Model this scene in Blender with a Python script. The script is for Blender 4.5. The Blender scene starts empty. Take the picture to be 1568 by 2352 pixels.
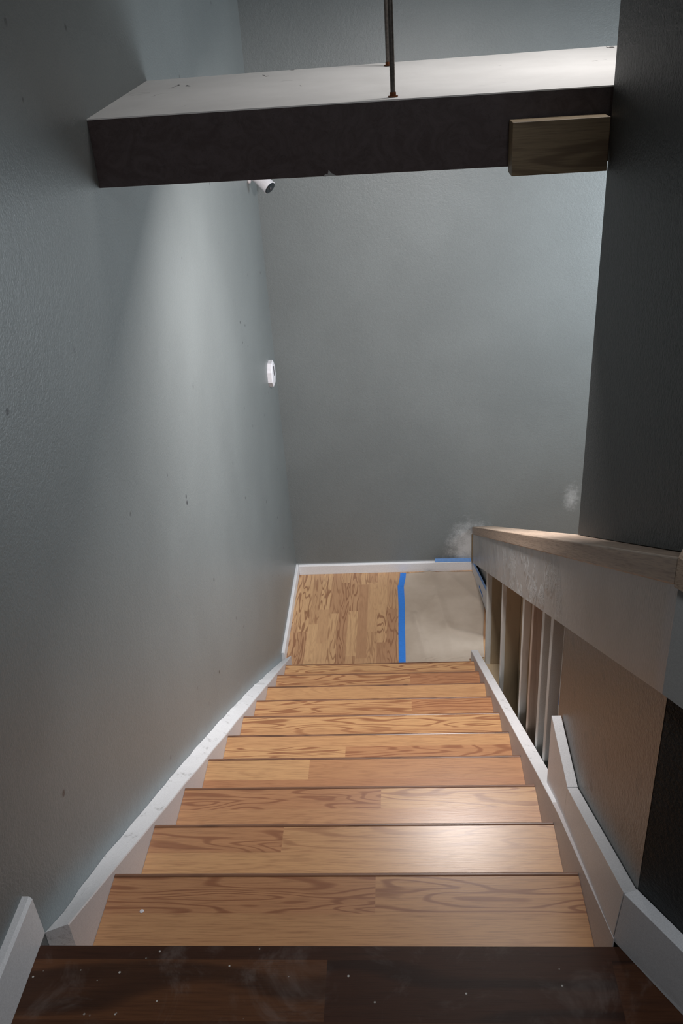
import bpy, bmesh, math, random
from mathutils import Vector, Matrix, noise as mnoise
random.seed(7)
S = bpy.context.scene
COL = S.collection

# ------------------------------------------------------------------ camera
RIGHT = Vector((0.99698821, 0.04569338, -0.06266275))
DOWN = Vector((-0.03213795, -0.49193108, -0.87004078))
FWD = Vector((-0.07058086, 0.86943426, -0.488981))
cd = bpy.data.cameras.new('camera'); cam = bpy.data.objects.new('camera', cd); COL.objects.link(cam)
cam.matrix_world = Matrix(((RIGHT.x, -DOWN.x, -FWD.x, 0.74146), (RIGHT.y, -DOWN.y, -FWD.y, -1.13199),
                           (RIGHT.z, -DOWN.z, -FWD.z, 1.63928), (0, 0, 0, 1)))
cd.sensor_fit = 'VERTICAL'; cd.sensor_height = 36.0; cd.sensor_width = 24.0
cd.lens = 2023.51 / 2352 * 36.0; cd.clip_start = 0.02
S.camera = cam

# ------------------------------------------------------------------ world, exposure
w = bpy.data.worlds.new('world'); S.world = w; w.use_nodes = True
w.node_tree.nodes['Background'].inputs[0].default_value = (0.5, 0.56, 0.62, 1)
w.node_tree.nodes['Background'].inputs[1].default_value = 0.1
S.view_settings.view_transform = 'Standard'; S.view_settings.look = 'None'
S.view_settings.gamma = 1; S.view_settings.use_curve_mapping = False
S.view_settings.exposure = 0.0

# ------------------------------------------------------------------ lights
def area(name, loc, target, power, color, size, size_y=None, spread=180):
    l = bpy.data.lights.new(name, 'AREA'); l.energy = power; l.color = color
    l.shape = 'RECTANGLE' if size_y else 'DISK'; l.size = size
    if size_y: l.size_y = size_y
    l.spread = math.radians(spread)
    o = bpy.data.objects.new(name, l); COL.objects.link(o); o.location = loc
    o.rotation_euler = (Vector(target) - Vector(loc)).to_track_quat('-Z', 'Y').to_euler()
    return o
area('downlight_under_bulkhead', (0.97, 1.98, 1.225), (0.97, 2.75, -0.4), 60, (1.0, 0.945, 0.92), 0.22)
area('window_daylight', (2.95, 3.1, 0.55), (0.0, 3.1, -0.1), 75, (0.84, 0.93, 1.0), 1.5, 1.1)
area('upper_ceiling_lamp', (1.4, 1.75, 2.66), (1.4, 1.75, 0), 10, (1.0, 0.97, 0.95), 0.5, None, 130)
area('hall_ceiling_lamp', (1.1, -1.5, 2.6), (0.3, -0.2, 0), 18, (0.92, 0.96, 1.0), 0.5)

# ------------------------------------------------------------------ constants of the stair
W, RUN, RISE, N = 1.128, 0.3034, 0.175, 10
SL = RISE / RUN
ZF, YF, XL = -11 * RISE, 4.296, -0.0604
def zh(y, h): return h - SL * y          # height above the nosing line -> z

# ------------------------------------------------------------------ node helpers
class NT:
    def __init__(s, name):
        s.m = bpy.data.materials.new(name); s.m.use_nodes = True; s.t = s.m.node_tree
        s.b = s.t.nodes['Principled BSDF']
        s.co = s.n('ShaderNodeNewGeometry').outputs['Position']
    def n(s, k, **kw):
        x = s.t.nodes.new(k)
        for a, b in kw.items(): setattr(x, a, b)
        return x
    def put(s, sock, v):
        if isinstance(v, bpy.types.NodeSocket): s.t.links.new(v, sock)
        elif v is not None: sock.default_value = v
    def math(s, op, a, b=None, c=None, clamp=False):
        x = s.n('ShaderNodeMath', operation=op); x.use_clamp = clamp
        s.put(x.inputs[0], a); s.put(x.inputs[1], b)
        if c is not None: s.put(x.inputs[2], c)
        return x.outputs[0]
    def vmul(s, v, k):
        x = s.n('ShaderNodeVectorMath', operation='MULTIPLY'); s.put(x.inputs[0], v); s.put(x.inputs[1], k); return x.outputs[0]
    def vadd(s, v, k):
        x = s.n('ShaderNodeVectorMath', operation='ADD'); s.put(x.inputs[0], v); s.put(x.inputs[1], k); return x.outputs[0]
    def noise(s, v, scale, detail=3, rough=0.5, dist=0):
        x = s.n('ShaderNodeTexNoise'); s.put(x.inputs['Vector'], v)
        x.inputs['Scale'].default_value = scale; x.inputs['Detail'].default_value = detail
        x.inputs['Roughness'].default_value = rough; x.inputs['Distortion'].default_value = dist
        return x.outputs[0]
    def vor(s, v, scale):
        x = s.n('ShaderNodeTexVoronoi'); s.put(x.inputs['Vector'], v); x.inputs['Scale'].default_value = scale
        return x
    def ramp(s, f, a, b, lo=0.0, hi=1.0):
        x = s.n('ShaderNodeMapRange'); x.clamp = True; x.interpolation_type = 'SMOOTHSTEP'
        s.put(x.inputs[0], f); x.inputs[1].default_value = a; x.inputs[2].default_value = b
        x.inputs[3].default_value = lo; x.inputs[4].default_value = hi
        return x.outputs[0]
    def mix(s, f, a, b, mode='MIX'):
        x = s.n('ShaderNodeMix', data_type='RGBA', blend_type=mode)
        s.put(x.inputs[0], f)
        for k, v in ((6, a), (7, b)):
            s.put(x.inputs[k], (*v, 1) if isinstance(v, tuple) else v)
        return x.outputs[2]
    def sep(s, v=None):
        x = s.n('ShaderNodeSeparateXYZ'); s.put(x.inputs[0], v if v is not None else s.co); return x.outputs
    def comb(s, a, b, c):
        x = s.n('ShaderNodeCombineXYZ'); s.put(x.inputs[0], a); s.put(x.inputs[1], b); s.put(x.inputs[2], c); return x.outputs[0]
    def attr(s, name):
        x = s.n('ShaderNodeAttribute'); x.attribute_name = name; return x.outputs['Fac']
    def bump(s, h, strength, dist=0.002):
        x = s.n('ShaderNodeBump'); s.put(x.inputs['Height'], h)
        x.inputs['Strength'].default_value = strength; x.inputs['Distance'].default_value = dist
        s.put(s.b.inputs['Normal'], x.outputs[0])
    def out(s, color=None, rough=None, spec=None, metal=None):
        if isinstance(color, tuple): color = (*color, 1)
        s.put(s.b.inputs['Base Color'], color); s.put(s.b.inputs['Roughness'], rough)
        s.put(s.b.inputs['Specular IOR Level'], spec); s.put(s.b.inputs['Metallic'], metal)
        return s.m

def paint(name, col, rough=0.42, peel=0.35, var=0.06, spec=0.5, specks=None, extra=None, scale=1.0):
    """orange-peel wall paint; extra(nt, colour) may add stains"""
    t = NT(name)
    big = t.noise(t.co, 1.7, 4, 0.6)
    c = t.mix(t.ramp(big, 0.3, 0.7), tuple(x * (1 - var) for x in col), tuple(x * (1 + var) for x in col))
    fine = t.noise(t.co, 330, 2, 0.6)
    c = t.mix(t.ramp(fine, 0.25, 0.75, 0, 0.35), c, tuple(x * 0.55 for x in col))
    if specks:
        v = t.vor(t.co, specks[0]); m = t.ramp(v.outputs['Distance'], specks[1], specks[1] * 0.5)
        gate = t.ramp(t.noise(t.co, 6, 2), 0.5, 0.6)
        c = t.mix(t.math('MULTIPLY', m, gate), c, specks[2])
    if extra: c = extra(t, c)
    h = t.math('ADD', t.noise(t.co, 150 * scale, 3, 0.6), t.math('MULTIPLY', t.noise(t.co, 55 * scale, 2), 0.7))
    t.bump(h, peel, 0.0035)
    return t.out(c, rough, spec)

GREY = (0.180, 0.197, 0.198)
def slope_h(t):
    s = t.sep(); return t.math('MULTIPLY_ADD', s[1], SL, s[2]), s
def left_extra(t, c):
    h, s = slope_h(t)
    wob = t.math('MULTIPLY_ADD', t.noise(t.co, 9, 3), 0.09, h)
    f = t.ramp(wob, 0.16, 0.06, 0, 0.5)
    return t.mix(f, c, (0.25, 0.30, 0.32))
def far_extra(t, c):
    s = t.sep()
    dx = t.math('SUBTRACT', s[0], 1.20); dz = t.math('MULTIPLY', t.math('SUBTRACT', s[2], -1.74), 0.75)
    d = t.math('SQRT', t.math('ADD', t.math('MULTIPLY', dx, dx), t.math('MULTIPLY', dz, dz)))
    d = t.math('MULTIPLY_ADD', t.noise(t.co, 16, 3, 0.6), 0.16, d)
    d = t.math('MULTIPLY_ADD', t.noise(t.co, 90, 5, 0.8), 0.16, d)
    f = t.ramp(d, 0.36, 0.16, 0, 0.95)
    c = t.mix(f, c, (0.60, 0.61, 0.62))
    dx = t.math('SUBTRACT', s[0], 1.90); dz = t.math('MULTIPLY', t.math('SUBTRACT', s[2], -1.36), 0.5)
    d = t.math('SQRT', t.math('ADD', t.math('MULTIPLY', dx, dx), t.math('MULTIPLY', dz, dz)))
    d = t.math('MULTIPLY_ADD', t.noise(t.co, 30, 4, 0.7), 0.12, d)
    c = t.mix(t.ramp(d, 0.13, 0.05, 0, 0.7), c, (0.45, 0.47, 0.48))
    # grubby grey line above the skirting
    return t.mix(t.ramp(s[2], -1.83, -1.845, 0, 0.7), c, (0.40, 0.41, 0.42))
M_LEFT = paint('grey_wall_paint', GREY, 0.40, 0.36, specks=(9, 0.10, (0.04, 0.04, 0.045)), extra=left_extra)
M_FAR = paint('grey_back_wall_paint', GREY, 0.42, 0.36, extra=far_extra)
M_GREY = paint('grey_paint', GREY, 0.42, 0.5)
M_DARK = paint('near_black_wall', (0.021, 0.023, 0.023), 0.5, 0.9, spec=0.3, specks=(14, 0.16, (0.012, 0.012, 0.014)))  # near-black base colour shared by the two walls at right
M_CEIL = paint('ceiling_white', (0.6, 0.6, 0.6), 0.8, 0.3)
M_WHITE = paint('white_trim_paint', (0.80, 0.80, 0.82), 0.45, 0.16, var=0.03, scale=0.35)
def cap_extra(t, c):
    h, s = slope_h(t)
    n = t.noise(t.vmul(t.co, (1, 0.35, 1)), 30, 4, 0.7)
    c = t.mix(t.ramp(n, 0.58, 0.70, 0, 0.6), c, (0.38, 0.37, 0.37))
    return c
M_CAPW = paint('rough_white_paint', (0.85, 0.85, 0.87), 0.5, 0.35, var=0.05, extra=cap_extra, scale=0.3)
M_INNER = paint('stringer_white_shaded', (0.62, 0.58, 0.58), 0.5, 0.1, var=0.03, scale=0.3)  # white paint with the pinkish grey shade of inner faces in the colour
def brown_extra(t, c):
    h, s = slope_h(t)
    wob = t.math('MULTIPLY_ADD', t.noise(t.co, 11, 3), 0.10, h)
    f = t.ramp(wob, 0.33, 0.23, 0, 0.85)
    c = t.mix(f, c, (0.17, 0.185, 0.185))
    v = t.vor(t.co, 13); m = t.ramp(v.outputs['Distance'], 0.30, 0.20)
    return t.mix(t.math('MULTIPLY', m, t.ramp(t.noise(t.co, 5, 2), 0.48, 0.55)), c, (0.03, 0.027, 0.025))
M_BROWN = paint('brown_wall_paint', (0.074, 0.055, 0.042), 0.36, 0.6, var=0.15, extra=brown_extra)
def apron_extra(t, c):
    s = t.sep()
    v = t.vmul(t.co, (1, 7, 1.2))
    d = t.ramp(t.noise(v, 5, 4, 0.7, 0.6), 0.66, 0.72)
    d2 = t.ramp(t.noise(t.co, 4, 2), 0.5, 0.6)
    c = t.mix(t.math('MULTIPLY', d, d2), c, (0.09, 0.085, 0.085))
    g = t.ramp(s[1], 0.02, -0.03); return t.mix(g, c, (0.32, 0.34, 0.37))
def m_apron():
    t = NT('grey_brushed_board')
    n = t.noise(t.co, 3, 4, 0.6)
    c = t.mix(t.ramp(n, 0.3, 0.7), (0.28, 0.275, 0.268), (0.34, 0.333, 0.326))
    c = apron_extra(t, c)
    s = t.sep()
    glob = t.math('MULTIPLY', t.ramp(t.noise(t.co, 7, 3, 0.6), 0.45, 0.62), t.ramp(s[1], 0.6, 1.2))
    h = t.math('ADD', t.math('MULTIPLY', t.noise(t.vmul(t.co, (1, 1, 3)), 26, 4, 0.65, 1.2), t.math('MULTIPLY_ADD', glob, 3.0, 0.25)),
               t.math('MULTIPLY', t.noise(t.vmul(t.co, (1, 9, 1)), 30, 2), 0.3))
    t.bump(h, 0.6, 0.006)
    return t.out(c, 0.34, 0.5)
M_APRON = m_apron()
def m_soffit_face():
    t = NT('brown_primer_board')
    n = t.noise(t.co, 14, 5, 0.7, 2.0)
    c = t.mix(t.ramp(n, 0.35, 0.65), (0.052, 0.036, 0.035), (0.072, 0.054, 0.054))
    s = t.sep()
    g = t.math('ABSOLUTE', t.math('SUBTRACT', t.noise(t.co, 18, 3, 0.6, 1.5), 0.5))
    c = t.mix(t.math('MULTIPLY', t.ramp(g, 0.012, 0.0), 0.5), c, (0.035, 0.025, 0.025))
    t.bump(n, 0.15, 0.003)
    return t.out(c, 0.5, 0.4)
M_BEAMF = m_soffit_face()
def m_beamtop():
    t = NT('scuffed_white_board')
    s = t.sep()
    c = t.mix(t.ramp(t.noise(t.co, 5, 4, 0.6), 0.3, 0.7), (0.66, 0.645, 0.63), (0.72, 0.705, 0.69))
    v = t.vmul(t.co, (1, 0.35, 1))
    bl = t.math('MULTIPLY', t.ramp(t.noise(v, 17, 3, 0.55, 0.4), 0.68, 0.70), t.ramp(t.noise(t.co, 2.3, 1), 0.5, 0.56))
    c = t.mix(t.math('MULTIPLY', bl, 0.85), c, (0.05, 0.045, 0.045))
    sc = t.math('ABSOLUTE', t.math('SUBTRACT', t.noise(t.vmul(t.co, (1.0, 1.2, 1)), 5.0, 2, 0.4), 0.5))
    sc = t.math('MULTIPLY', t.ramp(sc, 0.006, 0.0), t.ramp(t.noise(t.co, 7, 2), 0.62, 0.68))
    c = t.mix(t.math('MULTIPLY', sc, 0.7), c, (0.2, 0.19, 0.18))
    return t.out(c, 0.6, 0.3)
M_BEAMT = m_beamtop()

def wood(name, light, mid, dark, axis='x', rough=0.3, rings=7.0, width=9.0, length=1.0, pores=0.25, spec=0.5,
         specks=0.0, scuff=0.0, bump=0.05):
    """grain along one axis; face attributes 'seed' and 'tone' vary each strip"""
    t = NT(name)
    s = t.sep(); seed = t.attr('seed'); tone = t.attr('tone')
    o = {'x': (s[0], s[1], s[2]), 'y': (s[1], s[0], s[2]), 'z': (s[2], s[0], s[1]),
         's': (s[1], t.math('MULTIPLY_ADD', s[1], SL, s[2]), s[0])}[axis]
    off = t.math('MULTIPLY', seed, 17.3)
    a = t.math('ADD', o[0], off); b = t.math('ADD', o[1], t.math('MULTIPLY', seed, 5.1)); c3 = t.math('ADD', o[2], seed)
    v = t.comb(t.math('MULTIPLY', a, 1.9 * length), t.math('MULTIPLY', b, width), t.math('MULTIPLY', c3, width))
    n = t.noise(v, 1.0, 1.5, 0.45, 0.35)
    ph = t.math('ADD', t.math('MULTIPLY', n, rings * 6.283), t.math('MULTIPLY', b, 60))
    ring = t.math('MULTIPLY_ADD', t.math('SINE', ph), 0.5, 0.5)
    line = t.ramp(ring, 0.60, 1.02)
    # where the grain is bold and where it is plain
    bold = t.math('MULTIPLY_ADD', t.math('FRACT', seed), 1.15, t.ramp(t.noise(t.vmul(v, (0.5, 0.5, 0.5)), 1.3, 2), 0.35, 0.65, -0.05, 0.15), clamp=True)
    pv = t.comb(t.math('MULTIPLY', a, 14), t.math('MULTIPLY', b, 330), t.math('MULTIPLY', c3, 330))
    p = t.ramp(t.noise(pv, 1.0, 3, 0.6), 0.42, 0.72)
    col = t.mix(tone, light, mid)
    col = t.mix(t.math('MULTIPLY', t.math('MULTIPLY', line, bold), 0.85), col, dark)
    st_ = t.ramp(t.noise(t.comb(t.math('MULTIPLY', a, 3), t.math('MULTIPLY', b, 75), t.math('MULTIPLY', c3, 75)), 1.0, 3, 0.6), 0.45, 0.75, 0, 0.22)
    col = t.mix(st_, col, dark)
    col = t.mix(t.math('MULTIPLY', p, pores), col, tuple(x * 0.72 for x in dark))
    if specks:
        vv = t.vor(t.co, 11); m = t.ramp(vv.outputs['Distance'], 0.040, 0.026)
        g = t.ramp(t.noise(t.co, 4.0, 2), 0.55, 0.6)
        col = t.mix(t.math('MULTIPLY', t.math('MULTIPLY', m, g), specks), col, (0.75, 0.73, 0.7))
    r = rough
    if scuff:
        sm = t.ramp(t.noise(t.vmul(t.co, (1, 1, 1)), 6, 5, 0.72, 0.8), 0.52, 0.80, 0, scuff)
        col = t.mix(sm, col, (0.38, 0.34, 0.32))
        vv = t.vor(t.co, 30); m = t.ramp(vv.outputs['Distance'], 0.085, 0.05)
        g = t.ramp(t.noise(t.co, 7.0, 2), 0.44, 0.54)
        col = t.mix(t.math('MULTIPLY', m, g), col, (0.55, 0.53, 0.5))
        r = t.math('MULTIPLY_ADD', sm, 0.6, rough)
    t.bump(t.math('ADD', t.math('MULTIPLY', line, 0.2), p), bump, 0.001)
    return t.out(col, r, spec)
M_OAK = wood('oak_laminate', (0.60, 0.345, 0.162), (0.45, 0.215, 0.103), (0.27, 0.105, 0.048), 'x', 0.32, rings=10, width=15, length=1.0, pores=0.4, specks=0.9)
M_OAKY = wood('oak_laminate_floor', (0.62, 0.385, 0.20), (0.43, 0.235, 0.125), (0.25, 0.11, 0.055), 'y', 0.36, rings=9, width=18, length=1.1)
M_NOSE = wood('oak_nosing', (0.25, 0.12, 0.065), (0.20, 0.09, 0.05), (0.10, 0.045, 0.025), 'x', 0.35)
M_WALNUT = wood('dark_walnut_laminate', (0.125, 0.050, 0.021), (0.048, 0.018, 0.010), (0.018, 0.008, 0.006), 'x', 0.40,
                spec=0.25, rings=4, width=5, length=0.6, pores=0.3, scuff=0.22)
M_CAP = wood('raw_oak_board', (0.44, 0.33, 0.25), (0.38, 0.28, 0.205), (0.19, 0.12, 0.08), 's', 0.5, rings=4, width=14, length=0.35, pores=0.6)
M_PINE = wood('pine_board', (0.235, 0.175, 0.100), (0.20, 0.145, 0.085), (0.11, 0.072, 0.04), 'x', 0.55, rings=5, width=12, length=1.2, pores=0.4)
M_STUDW = wood('raw_stud_wood', (0.52, 0.41, 0.34), (0.46, 0.36, 0.29), (0.26, 0.18, 0.13), 'z', 0.6, rings=3, width=12, length=0.4)
def m_stud(name, xs):
    t = NT(name); s = t.sep()
    e = t.math('ADD', s[0], t.math('MULTIPLY', t.noise(t.vmul(t.co, (1, 1, 0.25)), 14, 3), 0.012))
    c = t.mix(t.ramp(e, xs, xs + 0.004), (0.66, 0.66, 0.64), (0.40, 0.315, 0.21))
    c = t.mix(t.ramp(t.noise(t.vmul(t.co, (3, 3, 0.4)), 20, 3), 0.5, 0.8, 0, 0.3), c, (0.16, 0.13, 0.09))
    return t.out(c, 0.6, 0.3)
M_BACKP = paint('bare_panel_back', (0.42, 0.33, 0.215), 0.7, 0.15)
M_LGREY = paint('light_grey_primer', (0.40, 0.405, 0.40), 0.55, 0.12, scale=0.3)
M_PRIMER = paint('pale_grey_primer', (0.62, 0.63, 0.62), 0.55, 0.12, scale=0.3)
M_DRYEDGE = paint('chalky_white', (0.8, 0.79, 0.77), 0.7, 0.1)
def m_simple(name, col, rough=0.5, spec=0.5, metal=0.0, sc=60, amt=0.15):
    t = NT(name)
    c = t.mix(t.ramp(t.noise(t.co, sc, 3), 0.3, 0.7, 0, amt), col, tuple(x * 0.5 for x in col))
    return t.out(c, rough, spec, metal)
M_TAPE = m_simple('blue_masking_tape', (0.04, 0.22, 0.72), 0.55, 0.3)
M_TAPEL = m_simple('blue_masking_tape_lightened', (0.22, 0.44, 0.90), 0.55, 0.3)  # tape colour lightened to make up for the shade at the landing edges
M_PLASTIC = m_simple('white_plastic', (0.78, 0.76, 0.80), 0.35)
M_LENS = m_simple('black_glass', (0.01, 0.014, 0.018), 0.12, 0.6)
M_BLACKP = m_simple('dark_plastic', (0.03, 0.03, 0.035), 0.4)
M_STEEL = m_simple('dull_steel', (0.16, 0.14, 0.125), 0.42, 0.5, 0.8, 120, 0.7)
M_RUST = m_simple('rusty_steel', (0.16, 0.055, 0.02), 0.8, 0.2, 0.2, 150, 0.6)
def m_paper():
    t = NT('kraft_paper')
    c = t.mix(t.ramp(t.noise(t.co, 3.5, 4, 0.6), 0.35, 0.7), (0.42, 0.345, 0.275), (0.49, 0.41, 0.335))
    t.bump(t.noise(t.co, 160, 3), 0.1, 0.001)
    return t.out(c, 0.75, 0.2)
M_PAPER = m_paper()

# ------------------------------------------------------------------ mesh helpers
def mesh_obj(name, bm, mat, parent=None, smooth=False, bevel=0):
    me = bpy.data.meshes.new(name); bm.normal_update(); bm.to_mesh(me); bm.free()
    mats = mat if isinstance(mat, (list, tuple)) else [mat]
    for m in mats: me.materials.append(m)
    o = bpy.data.objects.new(name, me); COL.objects.link(o)
    if parent is not None: o.parent = parent
    if smooth:
        for p in me.polygons: p.use_smooth = True
    if bevel:
        b = o.modifiers.new('bevel', 'BEVEL'); b.width = bevel; b.segments = 2; b.limit_method = 'ANGLE'
    return o
def layers(bm):
    return (bm.faces.layers.float.get('seed') or bm.faces.layers.float.new('seed'),
            bm.faces.layers.float.get('tone') or bm.faces.layers.float.new('tone'))
def hexa(bm, v8, seed=0.0, tone=0.5, mi=0):
    """v8: bottom four (ccw from above) then top four"""
    sl, tl = layers(bm)
    v = [bm.verts.new(p) for p in v8]
    for f in ((3, 2, 1, 0), (4, 5, 6, 7), (0, 1, 5, 4), (1, 2, 6, 5), (2, 3, 7, 6), (3, 0, 4, 7)):
        fc = bm.faces.new([v[i] for i in f]); fc[sl] = seed; fc[tl] = tone; fc.material_index = mi
def box(bm, x0, x1, y0, y1, z0, z1, seed=0.0, tone=0.5, mi=0):
    hexa(bm, [(x0, y0, z0), (x1, y0, z0), (x1, y1, z0), (x0, y1, z0), (x0, y0, z1), (x1, y0, z1), (x1, y1, z1), (x0, y1, z1)], seed, tone, mi)
def ext(bm, poly, vec, seed=0.0, tone=0.5):
    """extrude a planar polygon by vec"""
    sl, tl = layers(bm)
    a = [bm.verts.new(p) for p in poly]; b = [bm.verts.new(Vector(p) + Vector(vec)) for p in poly]
    fs = [bm.faces.new(a[::-1]), bm.faces.new(b)]
    n = len(poly)
    for i in range(n): fs.append(bm.faces.new((a[i], a[(i + 1) % n], b[(i + 1) % n], b[i])))
    for f in fs: f[sl] = seed; f[tl] = tone
    bmesh.ops.recalc_face_normals(bm, faces=fs)
def cyl(bm, p0, p1, r, seg=20, r2=None):
    p0, p1 = Vector(p0), Vector(p1); d = p1 - p0
    q = d.to_track_quat('Z', 'Y').to_matrix().to_4x4()
    bmesh.ops.create_cone(bm, cap_ends=True, segments=seg, radius1=r, radius2=r if r2 is None else r2, depth=d.length,
                          matrix=Matrix.Translation((p0 + p1) / 2) @ q)
def lathe(bm, p0, axis, prof, seg=28):
    """prof: list of (distance along axis, radius)"""
    q = Vector(axis).to_track_quat('Z', 'Y').to_matrix(); p0 = Vector(p0); rings = []
    for t, r in prof:
        rings.append([bm.verts.new(p0 + q @ Vector((r * math.cos(a), r * math.sin(a), t))) for a in [2 * math.pi * k / seg for k in range(seg)]])
    for A, B in zip(rings, rings[1:]):
        for k in range(seg): bm.faces.new((A[k], A[(k + 1) % seg], B[(k + 1) % seg], B[k]))
    bm.faces.new(rings[0][::-1]); bm.faces.new(rings[-1])
def thing(name, loc, label, cat, group=None):
    o = bpy.data.objects.new(name, None); COL.objects.link(o); o.location = loc; o.empty_display_size = 0.1
    o['label'] = label; o['category'] = cat
    if group: o['group'] = group
    return o
def part(name, bm, mat, root, **k):
    o = mesh_obj(name, bm, mat, None, **k); o.parent = root
    # geometry is written in world coordinates: shift it into the frame of the thing's empty
    r = root
    while r.type != 'EMPTY': r = r.parent
    o.data.transform(Matrix.Translation(-r.location))
    return o
def tag(o, label, cat, group=None):
    o['label'] = label; o['category'] = cat
    if group: o['group'] = group
    return o
def struct(name, bm, mat, label, cat, **k):
    o = mesh_obj(name, bm, mat, **k); o['kind'] = 'structure'; o['label'] = label; o['category'] = cat; return o
def B(): return bmesh.new()

# ------------------------------------------------------------------ room shell
ZC = 2.70; YB = -2.6; XR = 3.05
b = B(); box(b, XL - 0.12, XL, YB - 0.12, YF + 0.12, ZF - 0.1, ZC)
struct('wall_left', b, M_LEFT, 'tall grey textured wall running down the left side of the stairs', 'wall')
b = B(); box(b, XL, XR, YF, YF + 0.12, ZF - 0.1, ZC)
struct('wall_back', b, M_FAR, 'grey wall facing the viewer beyond the landing at the foot of the stairs', 'wall')
b = B(); box(b, XR, XR + 0.12, YB - 0.12, YF + 0.12, ZF - 0.1, ZC)
struct('wall_far_right', b, M_GREY, 'grey wall closing the space right of the stairwell', 'wall')
b = B(); box(b, XL, XR, YB - 0.12, YB, ZF - 0.1, ZC)
struct('wall_front', b, M_GREY, 'grey hallway wall behind the viewer', 'wall')
b = B(); box(b, XL - 0.12, XR + 0.12, YB - 0.12, YF + 0.12, ZC, ZC + 0.1)
struct('ceiling', b, M_CEIL, 'white ceiling over hallway and stairwell', 'ceiling')

# flared hallway wall (turns away at the head of the stairs)
FD = Vector((0.527, -0.850, 0)); FN = Vector((0.850, 0.527, 0))     # along, away from the hall
b = B(); p0 = Vector((1.158, -0.015, -0.3)); p1 = p0 + FD * 2.6
ext(b, [p0, p1, p1 + FN * 0.11, p0 + FN * 0.11 + FD * 0.06], (0, 0, ZC + 0.3))
struct('wall_hall', b, M_DARK, 'dark wall turning away at the right of the top floor', 'wall')
# dark wall standing on the sloping cap
def capx(y): return 1.13 + 0.0213 * y
b = B(); A = (1.283, 1.268); Bp = (1.169, -0.02)
zt = lambda y: zh(y, 0.912)
hexa(b, [(Bp[0], Bp[1], zt(Bp[1])), (Bp[0] + .13, Bp[1], zt(Bp[1])), (A[0] + .12, A[1], zt(A[1])), (A[0], A[1], zt(A[1])),
         (Bp[0], Bp[1], ZC), (Bp[0] + .13, Bp[1], ZC), (A[0] + .12, A[1], ZC), (A[0], A[1], ZC)])
struct('wall_right', b, M_DARK, 'dark textured wall standing on the sloping wooden cap at right', 'wall')

# upper floor: dark planks across the hall
b = B(); y = -0.012; k = 0
while y > YB:
    wd = 0.030 if k == 0 else 0.125
    y2 = max(y - wd, YB); x = XL; j = 0
    while x < XR:
        ln = random.uniform(0.5, 1.3) if k else 9
        x2 = min(x + ln, XR)
        if y2 > -0.9 or True:
            box(b, x, x2, y2, y, -0.03, 0.0, random.random(), (0.9 if k == 0 else 0.05 if k == 1 and x < 0.3 else random.choice((0.35, 0.6, 0.9, 1.0))))
        x = x2
    y = y2; k += 1
b2 = B()
struct('floor', b, M_WALNUT, 'glossy dark walnut floor at the top of the stairs with white paint specks', 'floor')
b2.free()
b = B(); box(b, XL, XR, YB, -0.035, -0.25, -0.03)
struct('floor_slab', b, M_CEIL, 'floor structure under the dark walnut boards', 'floor')
# landing floor: oak strips running away from the viewer
b = B(); x = XL; k = 0
while x < XR:
    x2 = min(x + 0.0665, XR); y = 3.0 - random.uniform(0, 0.6)
    while y < YF:
        y2 = y + random.uniform(0.35, 1.0)
        if y2 > YF - 0.1: y2 = YF
        box(b, x, x2, y, y2, ZF - 0.02, ZF, random.random(), random.random()); y = y2
    x = x2
struct('floor_landing', b, M_OAKY, 'light oak strip floor of the landing at the foot of the stairs', 'floor')
b = B(); box(b, XL, XR, 0.4, YF, ZF - 0.12, ZF - 0.021)
struct('floor_subfloor', b, M_CEIL, 'subfloor below the landing', 'floor')

# ------------------------------------------------------------------ staircase
st = thing('staircase', (0.56, 0.0, ZF), 'flight of oak laminate stairs descending to the landing between white stringers', 'stairs')
rows = {  # rows of strips from the nosing back: (depth, [(x_end, tone, grain boldness), ...])
 1: [(0.113, [(0.645, .85, .95), (W, .55, .9)]), (1, [(W, .45, .05)])],
 2: [(0.100, [(0.374, .80, .7), (W, .25, .45)]), (1, [(W, .15, .03)])],
 3: [(0.094, [(0.640, .85, .95), (W, .10, .6)]), (1, [(W, .6, .15)])],
 4: [(0.107, [(0.373, .0, .02), (W, .75, .12)]), (1, [(W, .95, .1)])],
 5: [(0.073, [(W, .25, .08)]), (1, [(0.482, .0, .98), (W, .8, .85)])],
 6: [(0.090, [(W, .0, .85)]), (1, [(W, .35, .5)])],
 7: [(0.100, [(0.749, .2, .9), (W, .9, .85)]), (1, [(W, .6, .6)])],
 8: [(0.120, [(W, .2, .1)]), (1, [(W, .5, .15)])],
 9: [(0.110, [(0.747, .35, .98), (W, 1.0, .7)]), (1, [(W, .6, .3)])],
 10: [(0.080, [(W, .0, .75)]), (1, [(W, .5, .3)])]}
for i in range(1, N + 1):
    b = B(); y1 = i * RUN - 0.0125; z = -i * RISE; first = y1
    for dep, segs in rows[i]:
        yb = max(i * RUN - dep, (i - 1) * RUN - 0.03); x = 0.0
        for xe, tn, bd in segs:
            box(b, x, xe, yb, first, z - 0.018, z, random.randint(0, 9) + bd, tn); x = xe
        first = yb
    t = part('tread', b, M_OAK, st)
    b = B()   # rounded nosing profile
    prof = [(-0.0125, -0.0305), (-0.0125, 0.0008), (-0.0095, 0.0018), (-0.005, 0.0016), (-0.0015, -0.001), (0.0, -0.006), (0.0, -0.024), (-0.004, -0.0305)]
    ext(b, [(0.0, i * RUN + p, z + q) for p, q in prof], (W - 0.001, 0, 0), i * .37, 0.5)
    part('nosing', b, M_NOSE, t)
for i in range(1, N + 2):
    b = B(); yy = (i - 1) * RUN - 0.03
    box(b, 0.0, W, yy - 0.012, yy, -i * RISE + 0.0, -(i - 1) * RISE - 0.031, random.random(), 0.5)
    part('riser', b, M_OAK, st)
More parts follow.
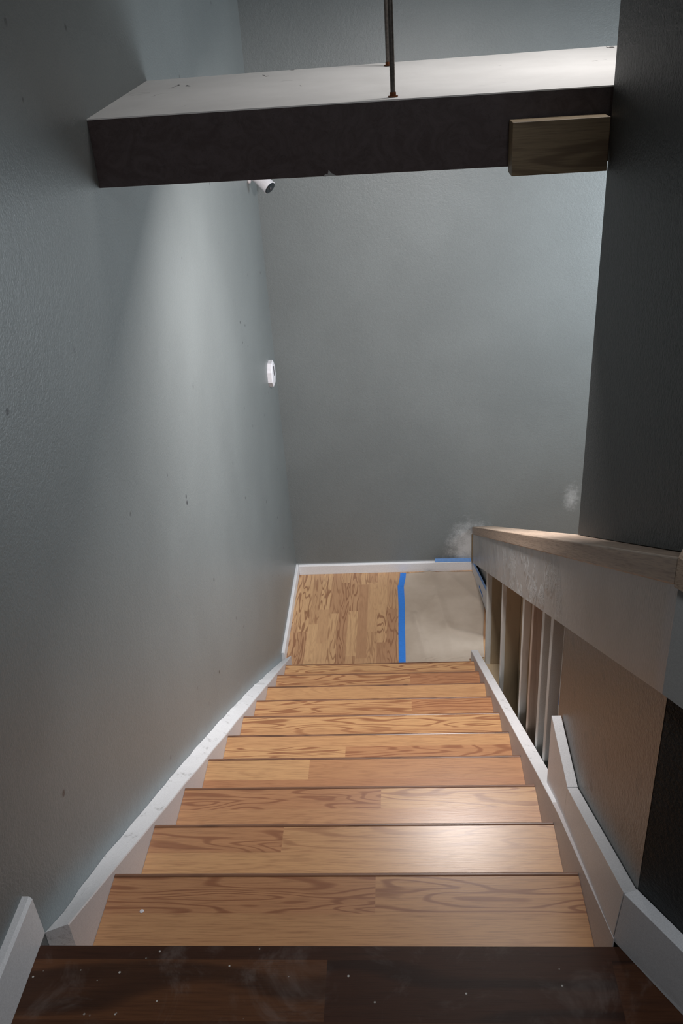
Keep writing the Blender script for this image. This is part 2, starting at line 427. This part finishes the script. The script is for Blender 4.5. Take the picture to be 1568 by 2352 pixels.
b = B(); lathe(b, (0.092, 0.196, -RISE + 0.0002), (0, 0, 1), [(0, .0052), (.0008, .0046), (.0013, .0025)], 12)
o = part('paint_drop', b, M_PLASTIC, st); o['label'] = 'dried white paint drop on the topmost tread'
# left stringer with its uneven white top
b = B(); ys = []; y = 0.045
while y < 3.262: ys.append(y); y += 0.03
ys.append(3.262)
def hw(y):
    pts = [(0, -.014), (.09, -.018), (.248, -.001), (.45, .010), (.69, .016), (1.1, .03), (1.6, .036), (2.2, .03), (2.8, .005), (3.3, -.022)]
    for (a, p), (c, q) in zip(pts, pts[1:]):
        if a <= y <= c: return p + (q - p) * (y - a) / (c - a)
    return -.02
prev = None; tp = []
for y in ys:
    n1 = mnoise.noise(Vector((y * 9, 0, 0))) * 0.006 + mnoise.noise(Vector((y * 40, 3, 0))) * 0.003
    n2 = mnoise.noise(Vector((y * 5, 7, 0))) * 0.004
    hi = 0.014 + n2
    tp.append((y, zh(y, hw(y) + n1), zh(y, hi - 0.003), zh(y, hi)))
v = []
for y, zw, zi, zi2 in tp:
    zb = max(zh(y, -0.36), ZF + 0.0005)
    zb = min(zb, zi - 0.02)
    v.append([b.verts.new(p) for p in ((XL + .0006, y, zb), (XL + .0006, y, zw), (-0.003, y, zi2), (-0.0008, y, zi), (-0.0008, y, zb))])
for A_, C_ in zip(v, v[1:]):
    for k in range(4):
        f = b.faces.new((A_[k], C_[k], C_[k + 1], A_[k + 1])); f.material_index = 0 if k < 2 else 1
f = b.faces.new(v[0]); f.material_index = 0
f = b.faces.new(v[-1][::-1]); f.material_index = 1
bmesh.ops.recalc_face_normals(b, faces=b.faces[:])
o = part('stringer', b, [M_CAPW, M_INNER], st); o['label'] = 'thick white stringer along the left wall with uneven painted top'
# right stringer (thin board)
def hs(y): return min(0.012 + 0.05 * max(0, y) / 0.6, 0.058) if y < 0.7 else 0.058 - 0.010 * (y - 0.7)
b = B(); v = []; y = -0.005
ys = [-0.005 + 0.05 * k for k in range(66)]
for y in ys:
    zb = max(zh(y, -0.36), ZF + 0.0005); zt_ = zh(y, hs(y)); zb = min(zb, zt_ - 0.02)
    xo = 1.130 + 0.013 * min(1, max(0, (y - 0.05) / 0.6))
    v.append([b.verts.new(p) for p in ((xo, y, zb), (xo, y, zt_), (W + 0.0005, y, zt_), (W + 0.0005, y, zb))])
for A_, C_ in zip(v, v[1:]):
    for k in range(3): b.faces.new((A_[k], C_[k], C_[k + 1], A_[k + 1]))
b.faces.new(v[0]); b.faces.new(v[-1][::-1]); bmesh.ops.recalc_face_normals(b, faces=b.faces[:])
o = part('stringer', b, M_INNER, st); o['label'] = 'thin white stringer, greyed by shade in its colour, against the half wall'

# ------------------------------------------------------------------ half wall on the right
hwl = thing('half_wall', (1.2, 2.0, ZF), 'unfinished half wall beside the stairs with exposed studs and grey sloping board', 'half wall')
def strip(bm, xf, th, ya, yb, ha0, ha1, hb0, hb1, seed=0, tone=0.5, n=1):
    """slab whose front is x=xf(y), thickness th, between heights above the nosing line"""
    for k in range(n):
        a = ya + (yb - ya) * k / n; c = ya + (yb - ya) * (k + 1) / n
        f = lambda t: (t - ya) / (yb - ya)
        l0 = lambda t: zh(t, ha0 + (hb0 - ha0) * f(t)); l1 = lambda t: zh(t, ha1 + (hb1 - ha1) * f(t))
        hexa(bm, [(xf(a), a, l0(a)), (xf(a) + th, a, l0(a)), (xf(c) + th, c, l0(c)), (xf(c), c, l0(c)),
                  (xf(a), a, l1(a)), (xf(a) + th, a, l1(a)), (xf(c) + th, c, l1(c)), (xf(c), c, l1(c))], seed, tone)
b = B(); strip(b, capx, 0.145, -0.05, YF - 0.003, 0.862, 0.910, 0.848, 0.910, 1.3, 0.4)
part('cap_board', b, M_CAP, hwl, bevel=0.003)
apx = lambda y: 1.138 + 0.0197 * y
b = B(); strip(b, apx, 0.010, -0.045, 4.255, 0.655, 0.862, 0.612, 0.848, 0, 0.5)
o = part('apron_board', b, M_APRON, hwl); o['label'] = 'grey painted sloping board with dried paint drips'
b = B(); a0 = Vector((apx(-.045), -.045, 0)); a1 = a0 + FD * 1.6
ext(b, [a0, a1, a1 + FN * 0.034, a0 + Vector((.019, .044, 0))], (0, 0, 0.205)); bmesh.ops.translate(b, verts=b.verts[:], vec=(0, 0, 0.681))
o = part('return_board', b, M_LGREY, hwl); o['label'] = 'smooth grey board returning along the hall wall'
b = B(); a0 = Vector((capx(-.051), -.051, 0)); a1 = a0 + FD * 1.6
ext(b, [a0, a1, a1 + FN * 0.042, a0 + Vector((.028, .05, 0))], (0, 0, 0.05), 2.1, 0.5); bmesh.ops.translate(b, verts=b.verts[:], vec=(0, 0, 0.889))
part('cap_return', b, M_CAP, hwl)
b = B(); strip(b, lambda y: apx(y) - 0.006, 0.016, 4.2555, YF - 0.003, 0.612, 0.8475, 0.612, 0.8475)
o = part('end_strip', b, M_PINE, hwl); o['label'] = 'raw wood edge strip at the back wall'
b = B(); strip(b, lambda y: apx(y) + 0.012, 0.09, 0.0, YF - 0.003, 0.72, 0.846, 0.72, 0.846)
part('header', b, M_STUDW, hwl)
# brown drywall face at the head of the stairs
dwx = lambda y: 1.158 + 0.0185 * y
b = B(); y0, y1 = -0.012, 0.850
ext(b, [(dwx(y0), y0, -0.36), (dwx(y1), y1, -0.72), (dwx(y1), y1, zh(y1, 0.71)), (dwx(y0), y0, zh(y0, 0.71))], (0.0125, 0, 0))
o = part('wall_panel', b, M_BROWN, hwl); o['label'] = 'rough brown wall panel below the sloping board'
b = B(); ext(b, [(dwx(y1) - 0.0005, y1 + 0.0005, zh(y1, 0.30)), (dwx(y1) + 0.013, y1 + 0.0005, zh(y1, 0.30)),
                 (dwx(y1) + 0.013, y1 + 0.0005, zh(y1, 0.68)), (dwx(y1) - 0.0005, y1 + 0.0005, zh(y1, 0.68))], (0, 0.004, 0))
o = part('panel_edge', b, M_DRYEDGE, hwl); o['label'] = 'chalky white cut edge of the brown panel'
# bottom plate: the white sloping cap of the stringer
b = B(); strip(b, lambda y: W + 0.0015 if False else 1.1290 + 0.0004 * y, 0.040, 0.66, 3.25, 0.030, 0.060, 0.004, 0.034, n=1)
ext(b, [(1.129, 0.66, zh(.66, .060)), (1.163, 0.66, zh(.66, .060)), (1.163, 0.60, zh(.60, .030)), (1.131, 0.56, zh(.56, .050))], (0, 0, -0.012))
o = part('bottom_plate', b, M_CAPW, hwl); o['label'] = 'white painted sloping bottom plate'
# studs
spx = lambda y: 1.152 + 0.0197 * y
def stud(y, mat, wd=0.088, th=0.038, ext_low=0.0):
    b = B(); x = spx(y)
    lo = lambda t: max(zh(t, -0.2), ZF + 0.001)
    hexa(b, [(x, y, lo(y)), (x + wd, y, lo(y)), (x + wd, y + th, lo(y)), (x, y + th, lo(y)),
             (x, y, zh(y, .72)), (x + wd, y, zh(y, .72)), (x + wd, y + th, zh(y + th, .72)), (x, y + th, zh(y + th, .72))], y, 0.4)
    return part('stud', b, mat, hwl, bevel=0.002)
stud(3.2, m_stud('stud_paint_end', spx(3.2) + 0.034))
stud(2.36, m_stud('stud_paint_second', spx(2.36) + 0.022))
stud(1.62, m_stud('stud_paint_third', spx(1.62) + 0.030))
o = stud(1.385, M_STUDW); o['label'] = 'bare wood stud'
stud(1.16, M_PRIMER); stud(1.00, M_PRIMER)
b = B(); ext(b, [(spx(y) + .0885, y, z) for y, z in ((.6, ZF + .001), (3.28, ZF + .001), (3.28, zh(3.28, .86)), (.6, zh(.6, .86)))], (0.012, 0, 0))
part('back_panel', b, M_BACKP, hwl)
b = B(); box(b, 1.150, 1.36, 0.9, 3.26, ZF + .0005, ZF + 0.01)
part('sole_board', b, M_BACKP, hwl)

# ------------------------------------------------------------------ skirting boards
def trim(name, bm, label, mat=None, **k):
    return struct(name, bm, mat or M_WHITE, label, 'skirting board', **k)
# sloping skirting on the brown panel
sx = lambda y: 1.1298 + 0.0165 * y
b = B(); th = 0.0265
pts = [(0.005, 0.006), (0.535, -0.300), (0.520, -0.127), (-0.021, 0.176)]
ext(b, [(sx(y), y, z) for y, z in pts], (th + 0.0005, 0, 0))
trim('baseboard_slope', b, 'white skirting board sloping down along the brown wall panel', bevel=0.0012)
b = B(); pts = [(0.537, -0.300), (0.80, -0.47), (0.80, -0.137), (0.522, -0.127)]
ext(b, [(sx(y) + 0.0005, y, z) for y, z in pts], (th + 0.0005, 0, 0))
trim('baseboard_end', b, 'short white level skirting piece ending past the brown panel edge', bevel=0.0012)
# skirting on the flared wall
b = B(); q0 = Vector((1.1300, 0.0015, 0.0005)); q1 = q0 + FD * 2.4; up = Vector((0, 0, 0.170))
q0t = Vector((1.1300, -0.024, 0.176))
v8 = [q0, q1, q1 + FN * 0.017, Vector((1.1565, -0.002, 0.0005)), q0t, q1 + up, q1 + up + FN * 0.017, Vector((1.1565, -0.014, 0.176))]
hexa(b, [v8[0], v8[1], v8[2], v8[3], v8[4], v8[5], v8[6], v8[7]])
bmesh.ops.recalc_face_normals(b, faces=b.faces[:])
trim('baseboard_right', b, 'wide white skirting board at the right of the dark walnut floor', bevel=0.0012)
# skirting at the left on the upper floor (end cut vertical)
b = B(); ext(b, [(XL, 0.016, 0.0005), (XL, 0.016, 0.118), (XL + 0.014, 0.016, 0.118), (XL + 0.0195, 0.016, 0.110), (XL + 0.0205, 0.016, 0.0005)], (0, YB - 0.016, 0))
trim('baseboard_left', b, 'white skirting board at the left of the dark walnut floor')
# landing skirtings
b = B(); ext(b, [(XL + 0.02, YF, ZF + 0.0005), (XL + 0.02, YF - 0.016, ZF + 0.0005), (XL + 0.02, YF - 0.016, ZF + 0.070), (XL + 0.02, YF - 0.010, ZF + 0.079), (XL + 0.02, YF, ZF + 0.079)], (1.26, 0, 0))
trim('baseboard_back', b, 'white skirting board along the back wall of the landing')
b = B(); ext(b, [(XL, 3.268, ZF + 0.0005), (XL + 0.018, 3.268, ZF + 0.0005), (XL + 0.018, 3.268, ZF + 0.072), (XL + 0.012, 3.268, ZF + 0.08), (XL, 3.268, ZF + 0.08)], (0, YF - 3.268, 0))
trim('baseboard_landing', b, 'white skirting board along the left wall of the landing')
LR0 = Vector((1.222, YF - 0.016, 0)); LR1 = Vector((1.305, 3.45, 0)); LD = (LR1 - LR0).normalized(); LN = Vector((-LD.y, LD.x, 0))
b = B(); ext(b, [LR0 + Vector((0, 0, ZF + .0005)), LR1 + Vector((0, 0, ZF + .0005)), LR1 + Vector((0, 0, ZF + .23)), LR0 + Vector((0, 0, ZF + .082))], LN * 0.014)
trim('trim_1', b, 'white skirting board at the right side of the landing behind the studs')
b = B(); o0 = LR0 + LN * 0.0145; o1 = LR1 + LN * 0.0145
ext(b, [o0 + Vector((0, 0, ZF)), o1 + Vector((0, 0, ZF)), o1 + Vector((0, 0, zh(3.45, .70))), o0 + Vector((0, 0, zh(4.28, .80)))], LN * 0.02)
struct('wall_landing', b, M_GREY, 'low grey wall at the right of the landing', 'wall')

# ------------------------------------------------------------------ bulkhead shelf across the stairwell
bk = thing('bulkhead_shelf', (1.4, 1.8, 1.27), 'boxed shelf spanning the stairwell with white top and brown front', 'shelf')
x0, x1 = XL, XR
yf = lambda x: 1.372 - 0.028 * (x - x0); yb = lambda x: 2.075 + 0.14 * (x - x0)
FT, BT, ZBm = 1.4465, 1.496, 1.2725
b = B(); n = 40
# front face with a chip in its lower edge
hexa(b, [(x0, yf(x0), ZBm), (x1, yf(x1), ZBm - 0.006), (x1, yf(x1) + .013, ZBm - 0.006), (x0, yf(x0) + .013, ZBm),
         (x0, yf(x0), FT - .004), (x1, yf(x1), FT + .002), (x1, yf(x1) + .013, FT + .002), (x0, yf(x0) + .013, FT - .004)])
part('front_board', b, M_BEAMF, bk, bevel=0.001)
b = B()
hexa(b, [(x0, yf(x0) - .001, FT - .0035), (x1, yf(x1) - .001, FT + .0025), (x1, yb(x1), BT - .012), (x0, yb(x0), BT - .012),
         (x0, yf(x0) - .001, FT), (x1, yf(x1) - .001, FT + .006), (x1, yb(x1), BT), (x0, yb(x0), BT)])
part('top_board', b, M_BEAMT, bk)
b = B(); box(b, x0, x1, 1.386, 2.06, ZBm, ZBm + 0.012)
part('bottom_board', b, M_GREY, bk)
b = B(); hexa(b, [(x0, yb(x0) - .014, ZBm), (x1, yb(x1) - .014, ZBm), (x1, yb(x1) - .002, ZBm), (x0, yb(x0) - .002, ZBm),
         (x0, yb(x0) - .014, BT - .014), (x1, yb(x1) - .014, BT - .014), (x1, yb(x1) - .002, BT - .014), (x0, yb(x0) - .002, BT - .014)])
part('back_board', b, M_GREY, bk)
b = B()
ext(b, [(0.555, yf(.55) - .0012, ZBm - .002), (0.562, yf(.55) - .0012, ZBm + .005), (0.568, yf(.55) - .0012, ZBm + .004), (0.571, yf(.55) - .0012, ZBm + .014),
        (0.578, yf(.55) - .0012, ZBm + .006), (0.590, yf(.55) - .0012, ZBm - .001)], (0, 0.0014, 0))
o = part('chipped_spot', b, M_LGREY, bk); o['label'] = 'pale chip in the lower edge of the brown board'

# pine block in front of the shelf
b = B(); box(b, 1.041, 1.2785, 1.252, 1.3285, 1.2595, 1.3855, 0.7, 0.5)
o = mesh_obj('wooden_board', b, M_PINE, bevel=0.0015)
tag(o, 'short pine board fixed in front of the brown shelf face beside the dark wall', 'board')

# two steel rods
def rod(x, y, zb, label, nut=True):
    r = thing('steel_rod', (x, y, zb), label, 'rod', 'steel rods hanging the shelf')
    b = B(); cyl(b, (x, y, zb), (x, y, ZC - 0.001), 0.0064, 16)
    z = zb + 0.05
    while z < zb + 0.75:    # thread ridges
        cyl(b, (x, y, z), (x, y, z + 0.0012), 0.0071, 16); z += 0.0035
    part('shaft', b, M_STEEL, r)
    b = B(); cyl(b, (x, y, zb + 0.0002), (x, y, zb + 0.0025), 0.013, 24); part('washer', b, M_RUST, r)
    b = B(); cyl(b, (x, y, zb + 0.0025), (x, y, zb + 0.011), 0.0092, 6); part('nut', b, M_RUST, r)
    return r
def ztop(x, y):
    f = (y - yf(x)) / (yb(x) - yf(x)); a = FT + .006 * (x - x0) / (x1 - x0); return a + (BT - a) * f
rod(0.748, 1.392, ztop(.748, 1.392), 'thin rusty steel rod standing at the front edge of the white shelf top')
rod(0.7365, 2.10, ztop(.7365, 2.10), 'thin steel rod at the rear edge of the white shelf top, behind the other rod')

# ------------------------------------------------------------------ security camera
sc = thing('security_camera', (XL, 4.0, 0.89), 'small white bullet security camera on the left wall under the shelf', 'security camera')
b = B(); lathe(b, (XL, 4.0, 0.893), (1, 0, 0), [(0, .028), (.006, .029), (.012, .026), (.016, .016)]); part('mount', b, M_PLASTIC, sc, smooth=True)
b = B(); cyl(b, (XL + .012, 4.0, 0.893), (XL + .048, 3.992, 0.893), 0.009, 16); bmesh.ops.create_uvsphere(b, u_segments=20, v_segments=12, radius=0.017, matrix=Matrix.Translation((XL + .052, 3.99, 0.893)))
part('bracket_arm', b, M_PLASTIC, sc, smooth=True)
D = Vector((0.70, -0.42, -0.60)).normalized(); p = Vector((-0.012, 3.992, 0.909))
b = B(); lathe(b, p, D, [(-.035, .016), (-.031, .028), (-.02, .035), (.10, .038), (.108, .038), (.108, .033)], 32)
bo = part('body', b, M_PLASTIC, sc, smooth=False)
b = B(); lathe(b, p + D * .1085, D, [(0, .0345), (.004, .0345), (.006, .030)], 32); le = part('lens', b, M_LENS, sc)
b = B(); lathe(b, p + D * .1146, D, [(0, .010), (.004, .008)], 20); part('lens_ring', b, M_BLACKP, le)

# ------------------------------------------------------------------ octagonal wall sensor
sn = thing('wall_sensor', (XL, 4.0, -0.25), 'white octagonal sensor box on the left wall near the back corner', 'sensor')
b = B(); oc = []
for k in range(8):
    a = math.radians(22.5 + 45 * k); oc.append((0.084 * math.cos(a), 0.082 * math.sin(a)))
q = [[b.verts.new((XL + d, 4.0 + s * c, -0.25 + s * e)) for c, e in oc] for d, s in ((0, 1), (0.024, 1), (0.030, 0.86))]
for A_, C_ in zip(q, q[1:]):
    for k in range(8): b.faces.new((A_[k], A_[(k + 1) % 8], C_[(k + 1) % 8], C_[k]))
b.faces.new(q[0][::-1]); b.faces.new(q[-1])
part('housing', b, M_PLASTIC, sn)
b = B(); box(b, XL + 0.0301, XL + 0.032, 3.992, 4.010, -0.262, -0.205); part('window_slot', b, M_BLACKP, sn)

# ------------------------------------------------------------------ paper and tape on the landing
b = B(); nx, ny = 60, 90; pv = []
def crease(u, v):
    r = 0.0015 + 0.002 * (1 + mnoise.noise(Vector((u * 4, v * 3, 0.3))))
    for (ax, ay, bx, by, w_, k) in ((.91, 4.28, 1.0, 3.62, .045, .012), (1.0, 3.62, 1.03, 3.1, .05, .008), (.88, 3.1, .79, 3.75, .035, .012),
                                (.80, 3.66, .99, 4.05, .03, .005), (1.0, 3.58, 1.25, 3.47, .035, .008), (1.02, 4.27, 1.22, 3.9, .05, .007), (.93, 3.15, .86, 3.45, .02, .007)):
        t_ = max(0, min(1, ((u - ax) * (bx - ax) + (v - ay) * (by - ay)) / ((bx - ax) ** 2 + (by - ay) ** 2)))
        L = math.hypot(u - ax - t_ * (bx - ax), v - ay - t_ * (by - ay))
        r += k * max(0, 1 - L / w_)
    r *= min(1, max(0.15, (u - 0.72) / 0.06))
    return max(0.0006, r)
for j in range(ny + 1):
    row = []
    f = j / ny; yA = 3.14; yB_ = 4.268
    for i in range(nx + 1):
        g = i / nx
        xa = 0.702 + 0.004 * math.sin(f * 7); xb = 1.226 + 0.045 * math.exp(-((f - 0.66) / 0.30) ** 2) - 0.018 * max(0, f - 0.8) / 0.2 - 0.012 * (1 - f)
        yy = yA + (yB_ + 0.008 * math.sin(g * 5) - 0.014 * (1 - g) - yA) * f
        u = xa + ((min(xb, 1.122) if yA + (yB_ - yA) * f < 3.275 else xb) - xa) * g
        row.append(b.verts.new((u, yy, ZF + 0.0008 + crease(u, yy))))
    pv.append(row)
for j in range(ny):
    for i in range(nx): b.faces.new((pv[j][i], pv[j][i + 1], pv[j + 1][i + 1], pv[j + 1][i]))
o = mesh_obj('paper_sheet', b, M_PAPER, smooth=True)
sd = o.modifiers.new('thickness', 'SOLIDIFY'); sd.thickness = 0.0005; sd.offset = -1
tag(o, 'creased brown protective paper covering the right half of the landing floor', 'paper')
def tape(pts, wd, label, mat, name='masking_tape', up=(0, 0, 1), th=0.0006):
    """ribbon along pts with width direction given by up x direction"""
    b = B(); up = Vector(up); vs = []
    P = [Vector(p) for p in pts]
    for k, p in enumerate(P):
        d = (P[min(k + 1, len(P) - 1)] - P[max(k - 1, 0)]).normalized(); s = d.cross(up).normalized() * wd / 2
        vs.append([b.verts.new(q) for q in (p - s, p + s, p + s + up * th, p - s + up * th)])
    for A_, C_ in zip(vs, vs[1:]):
        for k in range(4): b.faces.new((A_[k], C_[k], C_[(k + 1) % 4], A_[(k + 1) % 4]))
    b.faces.new(vs[0]); b.faces.new(vs[-1][::-1]); bmesh.ops.recalc_face_normals(b, faces=b.faces[:])
    o = mesh_obj(name, b, mat); tag(o, label, 'tape', 'blue masking tape strips'); return o
zt0 = ZF + 0.0045
tape([(0.700, 3.15, zt0), (0.702, 3.55, zt0), (0.706, 3.85, zt0), (0.702, 4.10, zt0)], 0.044, 'long strip of blue tape down the left edge of the brown paper', M_TAPE)
tape([(0.703, 4.085, zt0 + .0008), (0.718, 4.20, zt0 + .0008), (0.722, 4.262, zt0 + .0008)], 0.042, 'short tilted piece of blue tape at the far left corner of the brown paper', M_TAPE)
tape([(0.955, YF - 0.0165, ZF + 0.094), (1.10, YF - 0.0165, ZF + 0.093), (1.214, YF - 0.0165, ZF + 0.090)], 0.03, 'blue tape along the top of the back wall skirting board', M_TAPEL, up=(0, -1, 0))
upn = -LN
def lrp(s, z): return LR0 + LD * s + Vector((0, 0, ZF + z)) + upn * 0.0004
tape([lrp(0.0, 0.090), lrp(0.25, 0.135), lrp(0.62, 0.20)], 0.034, 'blue tape, colour lightened against shade, along the right landing skirting board beneath the half wall', M_TAPEL, up=tuple(upn))
tape([lrp(0.27, 0.045), lrp(0.32, 0.045), lrp(0.40, 0.045)], 0.018, 'tiny dab of blue tape on the right landing skirting beside the end stud', M_TAPE, up=tuple(upn))
yq = 0.8565
tape([(dwx(yq) + .004, yq, zh(yq, .345)), (dwx(yq) + .004, yq, zh(yq, .385))], 0.010, 'tiny dab of blue tape on the edge of the brown panel', M_TAPE, up=(0, 1, 0))
